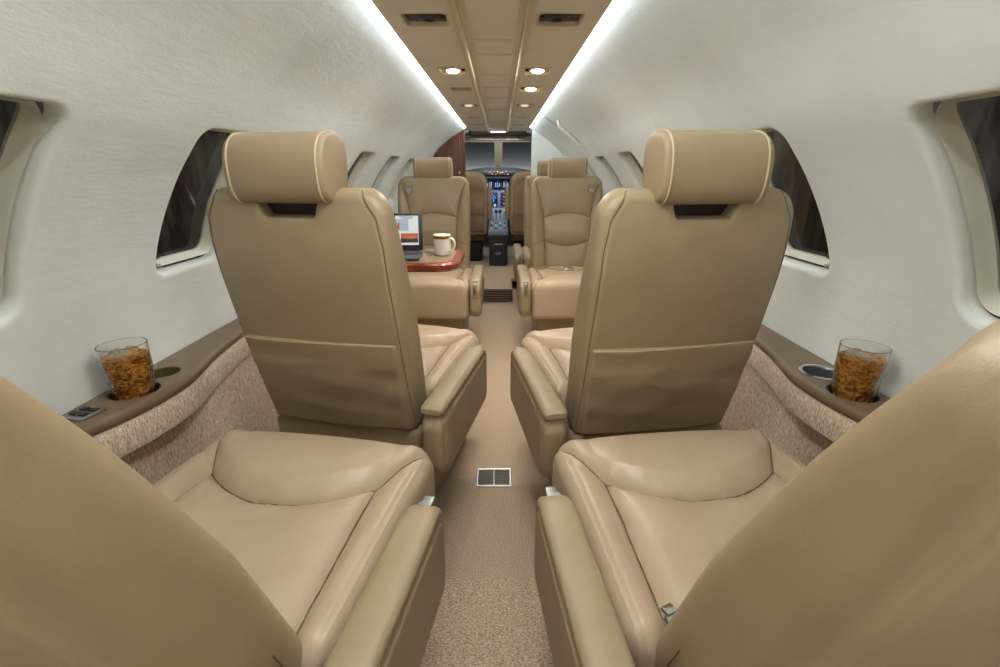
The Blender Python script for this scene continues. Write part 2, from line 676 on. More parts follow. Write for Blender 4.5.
for sx, nm in ((-1, 'trim_1'), (1, 'trim_2')):
    o = MB().add(prism([(sx * .099 - .012, CZ + .004), (sx * .099 - .010, CZ - .010), (sx * .099 - .006, CZ - .013), (sx * .099 + .006, CZ - .013), (sx * .099 + .010, CZ - .010), (sx * .099 + .012, CZ + .004)], 'y', Y0, 5.15)).obj(nm, M['rail'] if 'rail' in M else M['bezel'])
    struct(o, 'lengthwise tan rib on the headliner')
for (a, b, hx) in ((1.18, 1.60, .070), (1.745, 1.905, .066), (1.935, 2.17, .066), (2.31, 2.60, .066), (2.64, 2.94, .066), (2.99, 3.45, .066), (3.5, 4.17, .066), (4.22, 4.9, .066)):
    o = MB().add(shift(pad(hx, (b - a) / 2, .006, .006, lambda x, y: -.008 - .003 * np.cos(x / hx * 1.4), .002, .003, 12, 10, 1), (0, (a + b) / 2, CZ + .010))).obj('access_panel', M['ceiling'], ceil)
shell = [(-.335, 1.522), (-.30, 1.548), (.30, 1.548), (.335, 1.522), (.335, 1.56), (-.335, 1.56)]
o = MB().add(prism(shell, 'y', Y0, 5.20)).obj('trim_3', M['wall'])
struct(o, 'cream shell above the headliner')

for sx in (-1, 1):
    o = MB().add(tube([(sx * .296, Y0 + .05, 1.528), (sx * .296, 5.12, 1.528)], .005, 8)).obj('cove_light', M['cove'])
    tag(o, 'bright white cove light strip along the %s edge of the tan ceiling panel' % ('left' if sx < 0 else 'right'), 'light', None)

ordn = {1.50: 'nearest', 2.19: 'second', 2.64: 'third', 3.24: 'fourth', 3.93: 'fifth', 4.50: 'farthest'}
for x, y, hx, hy, k in SLOTS:
    sd = 'left' if x < 0 else 'right'
    z = CZ + .013
    if k == 'outlet':
        t = empty('air_outlet', (x, y, z))
        tag(t, 'rounded dark air outlet recess in tan ceiling, %s of the aisle, nearest pair' % sd, 'air vent', 'ceiling air outlets')
        MB().add(ring_frame(hx - .0005, hy - .0005, .018, .005, -.001, -.016)).obj('bezel', M['bezel'], t)
        MB().add(rbox(2 * hx - .004, 2 * hy - .004, .002, .0008, (0, 0, -.002))).obj('back_plate', M['pocket_dark'], t)
        MB().add(lathe([(.036, 0), (.036, -.005), (.030, -.009), (.016, -.011), (.012, -.004)], 24, (.008 * (1 if x < 0 else -1), .006, -.002))).obj('nozzle', M['black'], t)
        MB().add(lathe([(.011, 0), (.011, -.006), (.006, -.009)], 16, (.044 * (1 if x < 0 else -1), .008, -.002))).obj('knob', M['black'], t)
    elif k in ('lit', 'dim'):
        t = empty('reading_light', (x, y, z))
        where = {2.19: 'in the near ceiling', 2.64: 'behind the near pair, opposite a dark slot', 3.24: 'dimmer, further along the ceiling'}[y]
        tag(t, '%s reading light %s, %s of the ceiling ribs' % ('glowing' if k == 'lit' else 'faint', where, sd), 'light', 'ceiling reading lights')
        MB().add(ring_frame(hx - .0005, hy - .0005, .018, .005, -.001, -.016)).obj('bezel', M['bezel'], t)
        MB().add(rbox(2 * hx - .004, 2 * hy - .004, .002, .0008, (0, 0, -.002))).obj('back_plate', M['bezel'], t)
        MB().add(lathe([(.036, -.002), (.036, -.009), (.031, -.012)], 28)).obj('socket', M['satin'], t)
        MB().add(lathe([(.027, -.0115), (.027, -.015), (.022, -.0185), (.012, -.021), (.002, -.022)], 24)).obj('lens', M['lamp'] if k == 'lit' else M['lamp_dim'], t)
        MB().add(lathe([(.008, -.003), (.008, -.009), (.005, -.011)], 14, (.042 * (1 if x < 0 else -1), .02, 0))).obj('knob', M['black'], t)
        if k == 'lit':
            ld = bpy.data.lights.new('reading_beam', 'SPOT')
            ld.energy = 11
            ld.spot_size = R(100)
            ld.spot_blend = 0.8
            ld.shadow_soft_size = 0.03
            ld.color = (1, .86, .68)
            lo = bpy.data.objects.new('reading_beam', ld)
            C.objects.link(lo)
            lo.location = (x, y, CZ - .02)
            lo.parent = None
    else:
        t = empty('ceiling_slot', (x, y, z))
        tag(t, 'narrow dark recessed slot in tan ceiling, %s of the aisle, %s pair from the camera' % (sd, ordn[y]), 'vent', 'dark ceiling slots')
        MB().add(ring_frame(hx - .0005, hy - .0005, .010, .004, -.001, -.0145)).obj('bezel', M['bezel'], t)
        MB().add(rbox(2 * hx - .004, 2 * hy - .004, .002, .0008, (0, 0, -.002))).obj('back_plate', M['black'], t)
        MB().add(rbox(2 * hx * .8, .008, .005, .002, (0, 0, -.005))).obj('vane', M['black'], t)

# floor, steps
FX = 0.885
fl = MB().add(([(-FX, 1.03, 0), (FX, 1.03, 0), (FX, 5.2, 0), (-FX, 5.2, 0), (-FX, 1.03, -.03), (FX, 1.03, -.03), (FX, 5.2, -.03), (-FX, 5.2, -.03)],
               [(0, 1, 2, 3), (4, 5, 6, 7), (0, 1, 5, 4), (1, 2, 6, 5), (2, 3, 7, 6), (3, 0, 4, 7)])).obj('floor', M['carpet'])
struct(fl, 'beige loop carpet of the cabin aisle')
st = MB().add(shift(rbox(2 * FX, 2.23, .05, .008), (0, -.085, -.012))).obj('floor_step', M['carpet_step'])
struct(st, 'nearer raised strip of paler carpet')
vf = MB().add(shift(rbox(2 * FX, .75, .05, .01), (0, 4.905, .095))).add(shift(rbox(.26, .55, .05, .008), (0, 4.335, .0949))).obj('floor_vestibule', M['carpet'])
struct(vf, 'raised carpet before the cockpit')
rs = empty('step_grille', (0, 4.05, 0))
tag(rs, 'dark brown louvred riser of the step before the cockpit', 'vent')
MB().add(shift(rbox(.26, .012, .113, .003), (0, .0, .062))).obj('riser_board', M['dark_recess'], rs)
for k in range(5):
    MB().add(shift(rbox(.25, .012, .010, .002), (0, -.010, .02 + .022 * k))).obj('louvre', M['ledge'], rs)

fv = empty('floor_vent', (-.003, 1.50, 0))
tag(fv, 'grey metal air register set in the aisle carpet', 'vent')
MB().add(ring_frame(.066, .056, .004, .008, 0, .005)).obj('frame', M['satin'], fv)
MB().add(rbox(.12, .10, .001, .0003, (0, 0, .001))).obj('back_plate', M['black'], fv)
for k in range(8):
    mt = Matrix.Translation((0, -.040 + k * .0115, .003)) @ Matrix.Rotation(R(30), 4, 'X')
    MB().add(xf(rbox(.116, .005, .0015, .0004), mt)).obj('louvre', M['louvre'], fv)
MB().add(rbox(.004, .10, .004, .001, (0, 0, .004))).obj('divider', M['satin'], fv)

# end walls
def half_profile(side, x_in, z0, z1):
    pts = [(x_in * side, z0), (x_in * side, z1)]
    for x, z in PROF[::4]:
        if z < z1 and x > x_in + .01:
            pts.append((x * side, z))
    pts += [(.957 * side, .575), (.957 * side, z0)]
    return pts
wb = MB().add(prism([(-1.0, -.05), (1.0, -.05), (1.0, 1.56), (-1.0, 1.56)], 'y', Y0 - .03, Y0)).obj('wall_back', M['wall'])
struct(wb, 'aft cabin bulkhead')
wf = MB().add(prism(half_profile(1, .345, .07, 1.520), 'y', 5.13, 5.19)).obj('wall_front', M['wall'])
struct(wf, 'cream bulkhead beside the cockpit opening')
pt = empty('wooden_partition', (0, 5.125, .12))
tag(pt, 'glossy reddish-brown mahogany divider left of the cockpit opening', 'partition')
MB().add(shift(prism([(x * .985, z) for x, z in half_profile(-1, .352, .12, 1.495)], 'y', 0, .05), (0, 0, -.12))).obj('panel', M['wood'], pt, sharp=25)
MB().add(rbox(.014, .06, 1.36, .005, (-.345, .025, .69))).obj('edge_strip', M['wood_edge'], pt)
MB().add(lathe([(.010, 0), (.010, .01), (.014, .016), (.010, .024)], 14)).obj('knob', M['satin'], pt, loc=(-.40, 0, .98), rot=(R(90), 0, 0))

# ------------------------------------------------------------------ side ledges
LEDGE = [(-1.15, .872), (.45, .872), (.70, .872), (.84, .864), (.93, .834), (1.01, .813), (1.12, .804), (1.19, .813), (1.26, .829), (1.36, .848), (1.50, .861), (1.80, .866), (5.08, .868)]
def ledge_x(y):
    return float(np.interp(y, LC[:, 0], LC[:, 1]))
LC = catmull(LEDGE, 10)
LZ = .590
def make_console(side):
    sd = 'left' if side < 0 else 'right'
    root = empty('side_ledge', (side * .9, 1.0, 0))
    tag(root, 'brown padded ledge over tweed panel along the %s wall, bulging at its cup holders' % sd, 'ledge')
    off = (-side * .9, -1.0, 0)
    ys = list(np.linspace(-1.15, .5, 6)) + list(np.linspace(.55, 1.85, 45)) + list(np.linspace(2.0, 5.05, 8))
    rings = []
    for y in ys:
        xi = ledge_x(y)
        ring = [(.953, LZ - .034), (.953, LZ)]
        for k in range(9):
            a = R(90 - 180 * k / 8)
            rr = .016
            ring.append((xi + rr - math.cos(R(90) - a + 0) * 0 - rr * math.cos(R(90 - abs(90 - (90 - 22.5 * k)))) if False else xi + rr - rr * math.sin(R(22.5 * k)), LZ - rr + rr * math.cos(R(22.5 * k))))
        ring.append((xi + .03, LZ - .034))
        rings.append([(side * x, y, z) for x, z in ring])
    lo = MB().add(shift(loft(rings), off)).obj('ledge_top', M['ledge'], root)
    holes = [(1.044 if side < 0 else 1.032, .884, .054)] + ([(1.155, .889, .040)] if side < 0 else [(1.150, .884, .047)])
    boolean_cut(lo, [lathe([(r, -.031), (r, .02)], 40, (side * x, y, LZ)) for y, x, r in holes])
    for (y, x, r), chrome in zip(holes, (False, side > 0)):
        p = [(r + .002, -.012), (r + .0005, -.04), (r - .004, -.0425), (.001, -.0425)]
        cup = MB()
        cup.add(shift(lathe([(r - .0005, -.002), (r - .001, -.026), (r - .006, -.0290), (.0005, -.0290), (.0005, -.0302), (r - .005, -.0302), (r + .0000, -.027), (r + .0000, -.002)], 40, closed=True), (0, 0, 0)))
        c = cup.obj('cup_holder', M['cup_metal'] if chrome else M['cup'], root, loc=(side * (x - .9), y - 1.0, LZ))
        if chrome:
            MB().add(lathe([(r - .002, -.002), (r + .006, -.002), (r + .007, .003), (r + .002, .006), (r - .003, .004)], 40, closed=True)).obj('rim', M['chrome'], c)
            MB().add(lathe([(.006, -.01), (.006, 0.0), (.002, .003)], 12)).obj('button', M['black'], c, loc=(side * .01, -r - .008, 0.004))
    if side < 0:
        cp = MB().add(rbox(.058, .058, .005, .002)).obj('control_plate', M['satin'], root, loc=(side * .008, -.075, LZ + .0025), rot=(0, 0, R(-12)))
        for i in range(2):
            for j in range(2):
                MB().add(rbox(.018, .015, .004, .0015)).obj('button', M['black'], cp, loc=(-.012 + .024 * i, -.010 + .022 * j, .004))
    # tweed lip following the ledge edge, then the recessed panel below
    rings, rings2 = [], []
    for y in ys:
        xi = ledge_x(y) + .004
        ring = [(xi + .05, LZ - .031), (xi + .008, LZ - .030), (xi + .002, LZ - .037), (xi, LZ - .06), (xi, LZ - .095), (xi + .003, LZ - .106), (xi + .012, LZ - .110), (xi + .05, LZ - .110)]
        rings.append([(side * x, y, z) for x, z in ring])
        px = .878
        r2 = [(px + .03, LZ - .1), (px, LZ - .1), (px + .002, .3), (px + .008, .0), (px + .03, .0)]
        rings2.append([(side * x, y, z) for x, z in r2])
    MB().add(shift(loft(rings), off)).obj('tweed_lip', M['tweed'], root)
    MB().add(shift(loft(rings2), off)).obj('tweed_panel', M['tweed'], root)
    return root
M['cup_metal'] = simple('cup_metal', (150, 154, 156), 0.28, 1.0)
M['cup'] = simple('cup_holder_liner', (92, 82, 44), 0.45)
make_console(-1)
make_console(1)

# ------------------------------------------------------------------ drinks
def make_tumbler(loc, label, seed):
    root = empty('tumbler', loc)
    tag(root, label, 'glass', 'tumblers of amber drink')
    H, r0, r1 = .150, .0475, .0505
    def facets(a, z):
        w = max(0.0, 1 - (z / .088) ** 3)
        return -.0026 * w * abs(math.sin(a * 8 + z * 75)) - .0026 * w * abs(math.sin(a * 8 - z * 75))
    zs = np.linspace(0.001, H, 30)
    prof = [(.02, 0)] + [(r0 + (r1 - r0) * z / H, z) for z in zs] + [(r1 - .0016, H + .0012)] + [(r0 - .003 + (r1 - r0) * z / H, z) for z in zs[::-1][:-2]]
    prof.append((.004, .012))
    v, f = lathe(prof, 108, mod=lambda a, z: facets(a, z) if z < .088 else 0)
    MB().add((v, f)).obj('glass_body', M['tumbler'], root, sharp=25)
    rl = lambda z: r0 - .0031 + (r1 - r0) * z / H - .0052 * max(0, 1 - (z / .088) ** 3)
    lz = np.linspace(.014, .122, 40)
    MB().add(lathe([(.004, .013)] + [(rl(z), z) for z in lz] + [(.004, .1222)], 128, mod=lambda a, z: .5 * facets(a, z) if .02 < z < .088 else 0)).obj('drink', M['liquid'], root, sharp=25)
    MB().add(tube([(.0498 * math.cos(a), .0498 * math.sin(a), H) for a in np.linspace(0, 2 * PI, 49)[:-1]], .0012, 6, True)).obj('rim', M['tumbler'], root)
    rr = random.Random(seed)
    for k in range(5):
        a = k * 2 * PI / 5 + rr.random() * .6
        q = .022 if k else .0
        mt = Matrix.Translation((q * math.cos(a), q * math.sin(a), .119 + rr.random() * .008)) @ Euler((rr.random() * .9, rr.random() * .9, rr.random() * 3)).to_matrix().to_4x4()
        MB().add(xf(rbox(.025, .024, .019, .004), mt)).obj('ice_cube', M['ice'], root)
    return root
make_tumbler((-.884, 1.044, LZ - .0280), 'tumbler of iced amber drink standing in the left ledge cup holder', 1)
make_tumbler((.884, 1.032, LZ - .0280), 'tumbler of iced amber drink standing in the right ledge, beside a chrome cup ring', 2)

# ------------------------------------------------------------------ cabin seats
def cushion_vf():
    A = [(x, .028 + .080 * (x / .185) ** 2) for x in np.linspace(-.185, .185, 21)]
    seams = [A]
    for s in (-1, 1):
        seams.append([(s * .185, .108), (s * .188, -.02), (s * .196, -.14), (s * .205, -.27)])
        seams.append([(s * .185, .108), (s * .215, .165), (s * .25, .232), (s * .27, .262)])
    edge = [[(s * .246, .20), (s * .246, -.28)] for s in (-1, 1)]
    ph = rng.random(8) * 6
    def top(X, Y):
        d = np.full(X.shape, 1e9)
        for s in seams:
            d = np.minimum(d, pdist(X, Y, s))
        z = .452 + .012 * (1 - (X / .27) ** 2)
        z = z + .024 * (1 - np.exp(-d / .026)) - .005 * np.exp(-(d / .0042) ** 2)
        yc = .028 + .080 * (X / .185) ** 2
        front = np.clip((Y - yc) / .05, 0, 1)
        side = np.clip((np.abs(X) - .19) / .03, 0, 1)
        z = z + .018 * front * np.exp(-((Y - .15) / .12) ** 2) + .008 * side
        cen = (1 - front) * (1 - side)
        wr = np.sin(X * 38 + 9 * Y + ph[0]) * np.sin(Y * 21 - 8 * X + ph[1]) + .6 * np.sin(X * 70 - 22 * Y + ph[2]) * np.sin(Y * 33 + ph[3])
        z = z + cen * (.0018 * wr - .006 * np.exp(-(X / .12) ** 2 - ((Y + .06) / .12) ** 2))
        pu = np.sin(X * 210) * np.exp(-np.abs(pdist(X, Y, A) - .012) / .012)
        z = z + .0008 * pu
        for e in edge:
            de = pdist(X, Y, e)
            z = z - .0016 * np.exp(-(de / .0035) ** 2)
        return z
    global CSEAMS
    CSEAMS = seams
    v, f = pad(.27, .27, .045, top, lambda x, y: .255 + 0 * x, .045, .03, 150, 150, 5, 0.4)
    return [(x * 1.055, y, z) for x, y, z in v], f

BW, BHT = .252, .737
NOTCH = [.066]
def back_shape(P):
    """plan (x, s) tweak: waist at the bottom, headrest notch in the top edge. P[...,1] is centred height"""
    Q = P.copy()
    s = P[..., 1] + BHT / 2
    w = .96 + .04 * np.clip(s / .3, 0, 1) - .03 * np.clip((s - .5) / .25, 0, 1) ** 2
    Q[..., 0] = P[..., 0] * w
    Q[..., 1] = P[..., 1] + .022 * np.clip(1 - s / .15, 0, 1)
    ax = np.abs(Q[..., 0])
    k = np.clip((.094 - ax) / .030, 0, 1)
    k = k * k * (3 - 2 * k)
    Q[..., 1] = Q[..., 1] - NOTCH[0] * k * np.clip((s - .62) / .12, 0, 1) ** 2
    return Q

def back_vf():
    fs = []
    for s in (-1, 1):
        fs.append([(s * .148, .0), (s * .150, .12), (s * .158, .30), (s * .165, .48), (s * .185, .58), (s * .222, .68)])
        fs.append([(s * .157, .30), (s * .20, .275), (s * .26, .27)])
    arcs = [[(x, .262 + .034 * (x / .157) ** 2) for x in np.linspace(-.157, .157, 17)],
            [(x, .485 - .030 * (x / .163) ** 2) for x in np.linspace(-.163, .163, 17)]]
    fs += arcs
    rs = [[(s * .238, -.02), (s * .239, .40), (s * .237, .60), (s * .228, .675), (s * .205, .715), (s * .185, .76)] for s in (-1, 1)]
    hem = [[(-.26, .343), (.26, .343)]]
    ph = rng.random(8) * 6
    def front(X, Yc):
        S = Yc + BHT / 2
        d = np.full(X.shape, 1e9)
        for q in fs:
            if q not in (fs[1], fs[3]):
                d = np.minimum(d, pdist(X, S, q))
        dw = np.minimum(pdist(X, S, fs[1]), pdist(X, S, fs[3]))
        wing = np.clip((np.abs(X) - .15) / .05, 0, 1)
        z = .050 + .020 * (1 - np.exp(-d / .035)) - .003 * np.exp(-(d / .005) ** 2) + .008 * wing - .002 * np.exp(-(dw / .005) ** 2)
        z = z - .030 * np.clip((S - .36) / .34, 0, 1)
        z = z + (1 - wing) * (.012 * np.exp(-((S - .37) / .1) ** 2) + .010 * np.exp(-((S - .1) / .12) ** 2))
        return z
    def rear(X, Yc):
        S = Yc + BHT / 2
        d = np.full(X.shape, 1e9)
        for q in rs:
            d = np.minimum(d, pdist(X, S, q))
        z = -.058 - .010 * (1 - (X / .25) ** 2) - .006 * np.sin(np.clip(S / BHT, 0, 1) * PI) + .022 * np.clip((S - .5) / .21, 0, 1) ** 2
        z = z + .0020 * np.exp(-(d / .0032) ** 2)
        dh = pdist(X, S, hem[0])
        side = np.clip((np.abs(X) - .230) / .01, 0, 1)
        z = z + .004 * np.exp(-(dh / .004) ** 2) * side
        # soft pulls below the notch
        z = z + .0012 * np.exp(-((X) / .10) ** 2 - ((S - .62) / .04) ** 2) * np.cos(X * 60)
        return z
    global FSEAMS, RSEAMS
    FSEAMS, RSEAMS = fs, rs
    v, f = pad(BW, BHT / 2, (.062, .030), front, rear, .040, .026, 130, 150, 6, 0.4, back_shape)
    return [(x, t, s + BHT / 2) for x, s, t in v], f

def pocket_vf():
    ph = rng.random(8) * 6
    H = .318
    def rear(X, Yc):
        S = Yc + H / 2 + .022
        z = -.0675 - .010 * (1 - (X / .25) ** 2) - .006 * np.sin(S / BHT * PI) - .006 * np.exp(-((S - .22) / .09) ** 2) * (1 - (X / .22) ** 2)
        k = np.clip((S - .02) / .1, 0, 1)
        z = z - .0034 * k * np.sin(14 * X + 30 * S + ph[0]) * np.cos(24 * S - 5 * X + ph[1]) - .0012 * k * np.sin(30 * X - 46 * S + ph[2])
        z = z - .002 * np.exp(-((S - .270 + .25 * X * X) / .018) ** 2)
        return z
    v, f = pad(.232, H / 2, .008, lambda x, y: -.052 + 0 * x, rear, .003, .008, 60, 48, 1, 0.3)
    out = []
    for x, s, t in v:
        S = s + H / 2 + .022
        w = .96 + .04 * min(max(S / .3, 0), 1)
        out.append((x * w, t, S + .022 * max(0, 1 - S / .15)))
    return out, f

def headrest_vf():
    L = .130
    rings = []
    xs = [-L] + [-L + .020 * (1 - math.cos(a)) for a in np.linspace(0, PI / 2, 7)] + list(np.linspace(-L + .04, L - .04, 8)) + [L - .020 * (1 - math.cos(a)) for a in np.linspace(PI / 2, 0, 7)] + [L]
    for q, x in enumerate(xs):
        dd = L - abs(x)
        g = 1 - .0 if dd >= .020 else 1 - .13 * (1 - math.sqrt(max(0, 1 - (1 - dd / .020) ** 2)))
        if q in (0, len(xs) - 1):
            g = .60
        ring = []
        for k in range(40):
            a = 2 * PI * k / 40
            c, s = math.cos(a), math.sin(a)
            n = 2.6
            y = .060 * math.copysign(abs(c) ** (2 / n), c)
            z = .078 * math.copysign(abs(s) ** (2 / n), s)
            y = y * (1 + .10 * (z / .076)) if y > 0 else y * (1 - .03 * (z / .076))
            y += .010 * (z / .076)
            xx = x + (math.copysign(.004, x) if q in (0, len(xs) - 1) else 0)
            ring.append((xx, y * g, z * g))
        rings.append(ring)
    return loft(rings), L

def sect_loop(x, g):
    ring = []
    for k in range(40):
        a = 2 * PI * k / 40
        c, s = math.cos(a), math.sin(a)
        n = 2.6
        y = .060 * math.copysign(abs(c) ** (2 / n), c)
        z = .078 * math.copysign(abs(s) ** (2 / n), s)
        y = y * (1 + .10 * (z / .076)) if y > 0 else y * (1 - .03 * (z / .076))
        y += .010 * (z / .076)
        ring.append((x, y * g, z * g))
    return ring

# shared meshes
ME = {}
def seam_tubes(V, polys, sel, ax, rad, off):
    """thread running in a crease: follows the nearest surface vertices"""
    A = np.array(V)
    A = A[sel(A)]
    mb = MB()
    for poly in polys:
        P = np.array(poly, float)
        L = np.concatenate([[0], np.cumsum(np.hypot(*np.diff(P, axis=0).T))])
        pts = []
        for t in np.linspace(0, L[-1], max(6, int(L[-1] / .008))):
            p, q = np.interp(t, L, P[:, 0]), np.interp(t, L, P[:, 1])
            d = np.hypot(A[:, ax[0]] - p, A[:, ax[1]] - q)
            k = np.argsort(d)[:4]
            if d[k[0]] > .006:
                continue
            h = A[k, ax[2]].mean() + off
            r = [0, 0, 0]
            r[ax[0]], r[ax[1]], r[ax[2]] = p, q, h
            pts.append(tuple(r))
        if len(pts) > 3:
            mb.add(tube(pts, rad, 6))
    return mb
_cv = cushion_vf()
ME['cushion'] = mesh('cushion', *_cv, 60)
_mb = seam_tubes(_cv[0], [[(x * 1.055, y) for x, y in q] for q in CSEAMS], lambda A: A[:, 2] > .41, (0, 1, 2), .0013, .0002)
ME['cushion_seam'] = mesh('cushion_seam', _mb.v, _mb.f)
_bv = back_vf()
ME['backrest'] = mesh('backrest', *_bv, 60)
for _k in (0, 1):
    _mb = seam_tubes(_bv[0], RSEAMS[_k:_k + 1], lambda A: A[:, 1] < -.015, (0, 2, 1), .0011, -.0001)
    ME['back_seam%d' % _k] = mesh('back_seam', _mb.v, _mb.f)
for _k, _s in enumerate((-1, 1)):
    _mb = seam_tubes(_cv[0], [[(_s * .2655, -.235), (_s * .2655, .215)]], lambda A: A[:, 2] > .40, (0, 1, 2), .0012, .0003)
    ME['stitch%d' % _k] = mesh('stitch', _mb.v, _mb.f)
NOTCH[0] = 0.0
_bv = back_vf()
ME['backrest_plain'] = mesh('backrest_plain', *_bv, 60)
_mb = seam_tubes(_bv[0], FSEAMS, lambda A: A[:, 1] > .01, (0, 2, 1), .0015, .0002)
ME['front_seam'] = mesh('front_seam', _mb.v, _mb.f)
ME['pocket'] = mesh('pocket', *pocket_vf(), 60)
hv, HL = headrest_vf()
ME['headrest'] = mesh('headrest', *hv, 60)
ME['hr_pipe'] = mesh('hr_pipe', *MB().add(tube(sect_loop(-HL + .016, 1.0), .0030, 6, True)).__dict__.values(), 60)
ME['hr_pipe2'] = mesh('hr_pipe2', *MB().add(tube(sect_loop(HL - .016, 1.0), .0030, 6, True)).__dict__.values(), 60)
wp = .232 * 1.0
ME['hem'] = mesh('hem', *tube([(x, -.0682 - .010 * (1 - (x / .25) ** 2) - .006 * math.sin(.33 / BHT * PI) - .006 * math.exp(-((.330 - .22) / .09) ** 2) * (1 - (x / .22) ** 2), .340 + .003 * math.sin(x * 11)) for x in np.linspace(-wp, wp, 31)], .0020, 6), 60)
# stitched line on each long edge of the cushion
def stitch(s):
    mb = MB()
    for k in range(70):
        y = -.25 + k * .0062
        mb.add(rbox(.0014, .0040, .0012, .0004, (s * .2515, y, .0), n=4))
    return mb
# armrest: panel (side profile) + padded cap
def arm_panel_vf():
    def outer(X, Y):
        d = np.minimum(np.abs(np.hypot(np.maximum(np.abs(X) - .215, 0), np.maximum(np.abs(Y) - .060, 0)) - .028), 9)
        inner = np.hypot(np.maximum(np.abs(X) - .215, 0), np.maximum(np.abs(Y) - .060, 0)) < .028
        return .031 + .004 * inner - .004 * np.exp(-(d / .004) ** 2)
    def warp(P):
        Q = P.copy()
        t = (P[..., 0] + .265) / .53          # 0 rear .. 1 front
        Q[..., 1] = P[..., 1] + .004 * t
        return Q
    v, f = pad(.265, .105, .058, outer, lambda x, y: -.031 + 0 * x, .016, .012, 60, 34, 3, 0.5, warp)
    return [(t, y, s) for y, s, t in v], f
ME['arm_panel'] = mesh('arm_panel', *arm_panel_vf(), 50)
def arm_cap_vf():
    rings = []
    n = 40
    for i in range(n + 1):
        t = i / n
        # path: from rear along the top, rolling over the front edge
        Ltop = .46
        Lr = .055 * PI / 2
        Ld = .045
        q = t * (Ltop + Lr + Ld)
        if q < Ltop:
            p, tan = (-.262 + q, .112), 0
        elif q < Ltop + Lr:
            a = (q - Ltop) / .055
            p, tan = (.198 + .055 * math.sin(a), .057 + .055 * math.cos(a)), a
        else:
            p, tan = (.253, .057 - (q - Ltop - Lr)), PI / 2
        w = .035 * (1 if t < .75 else 1 - .18 * (t - .75) / .25)
        if i == 0:
            w *= .8
        th = .016 if i not in (0, n) else .008
        nx, nz = math.sin(tan), math.cos(tan)
        ring = []
        for k in range(20):
            a = 2 * PI * k / 20
            c, s = math.cos(a), math.sin(a)
            xx = w * math.copysign(abs(c) ** .62, c)
            hh = th * math.copysign(abs(s) ** .8, s)
            ring.append((xx, p[0] + nx * hh, p[1] + nz * hh))
        rings.append(ring)
    return loft(rings)
ME['arm_cap'] = mesh('arm_cap', *arm_cap_vf(), 60)
ME['base'] = mesh('base', *pad(.235, .235, .03, .262, .0, .01, .01, 12, 12, 2), 40)
ME['rear_skirt'] = mesh('rear_skirt', *rbox(.495, .06, .115, .018, n=14), 50)
ME['front_skirt'] = mesh('front_skirt', *rbox(.46, .02, .06, .008, n=10), 50)

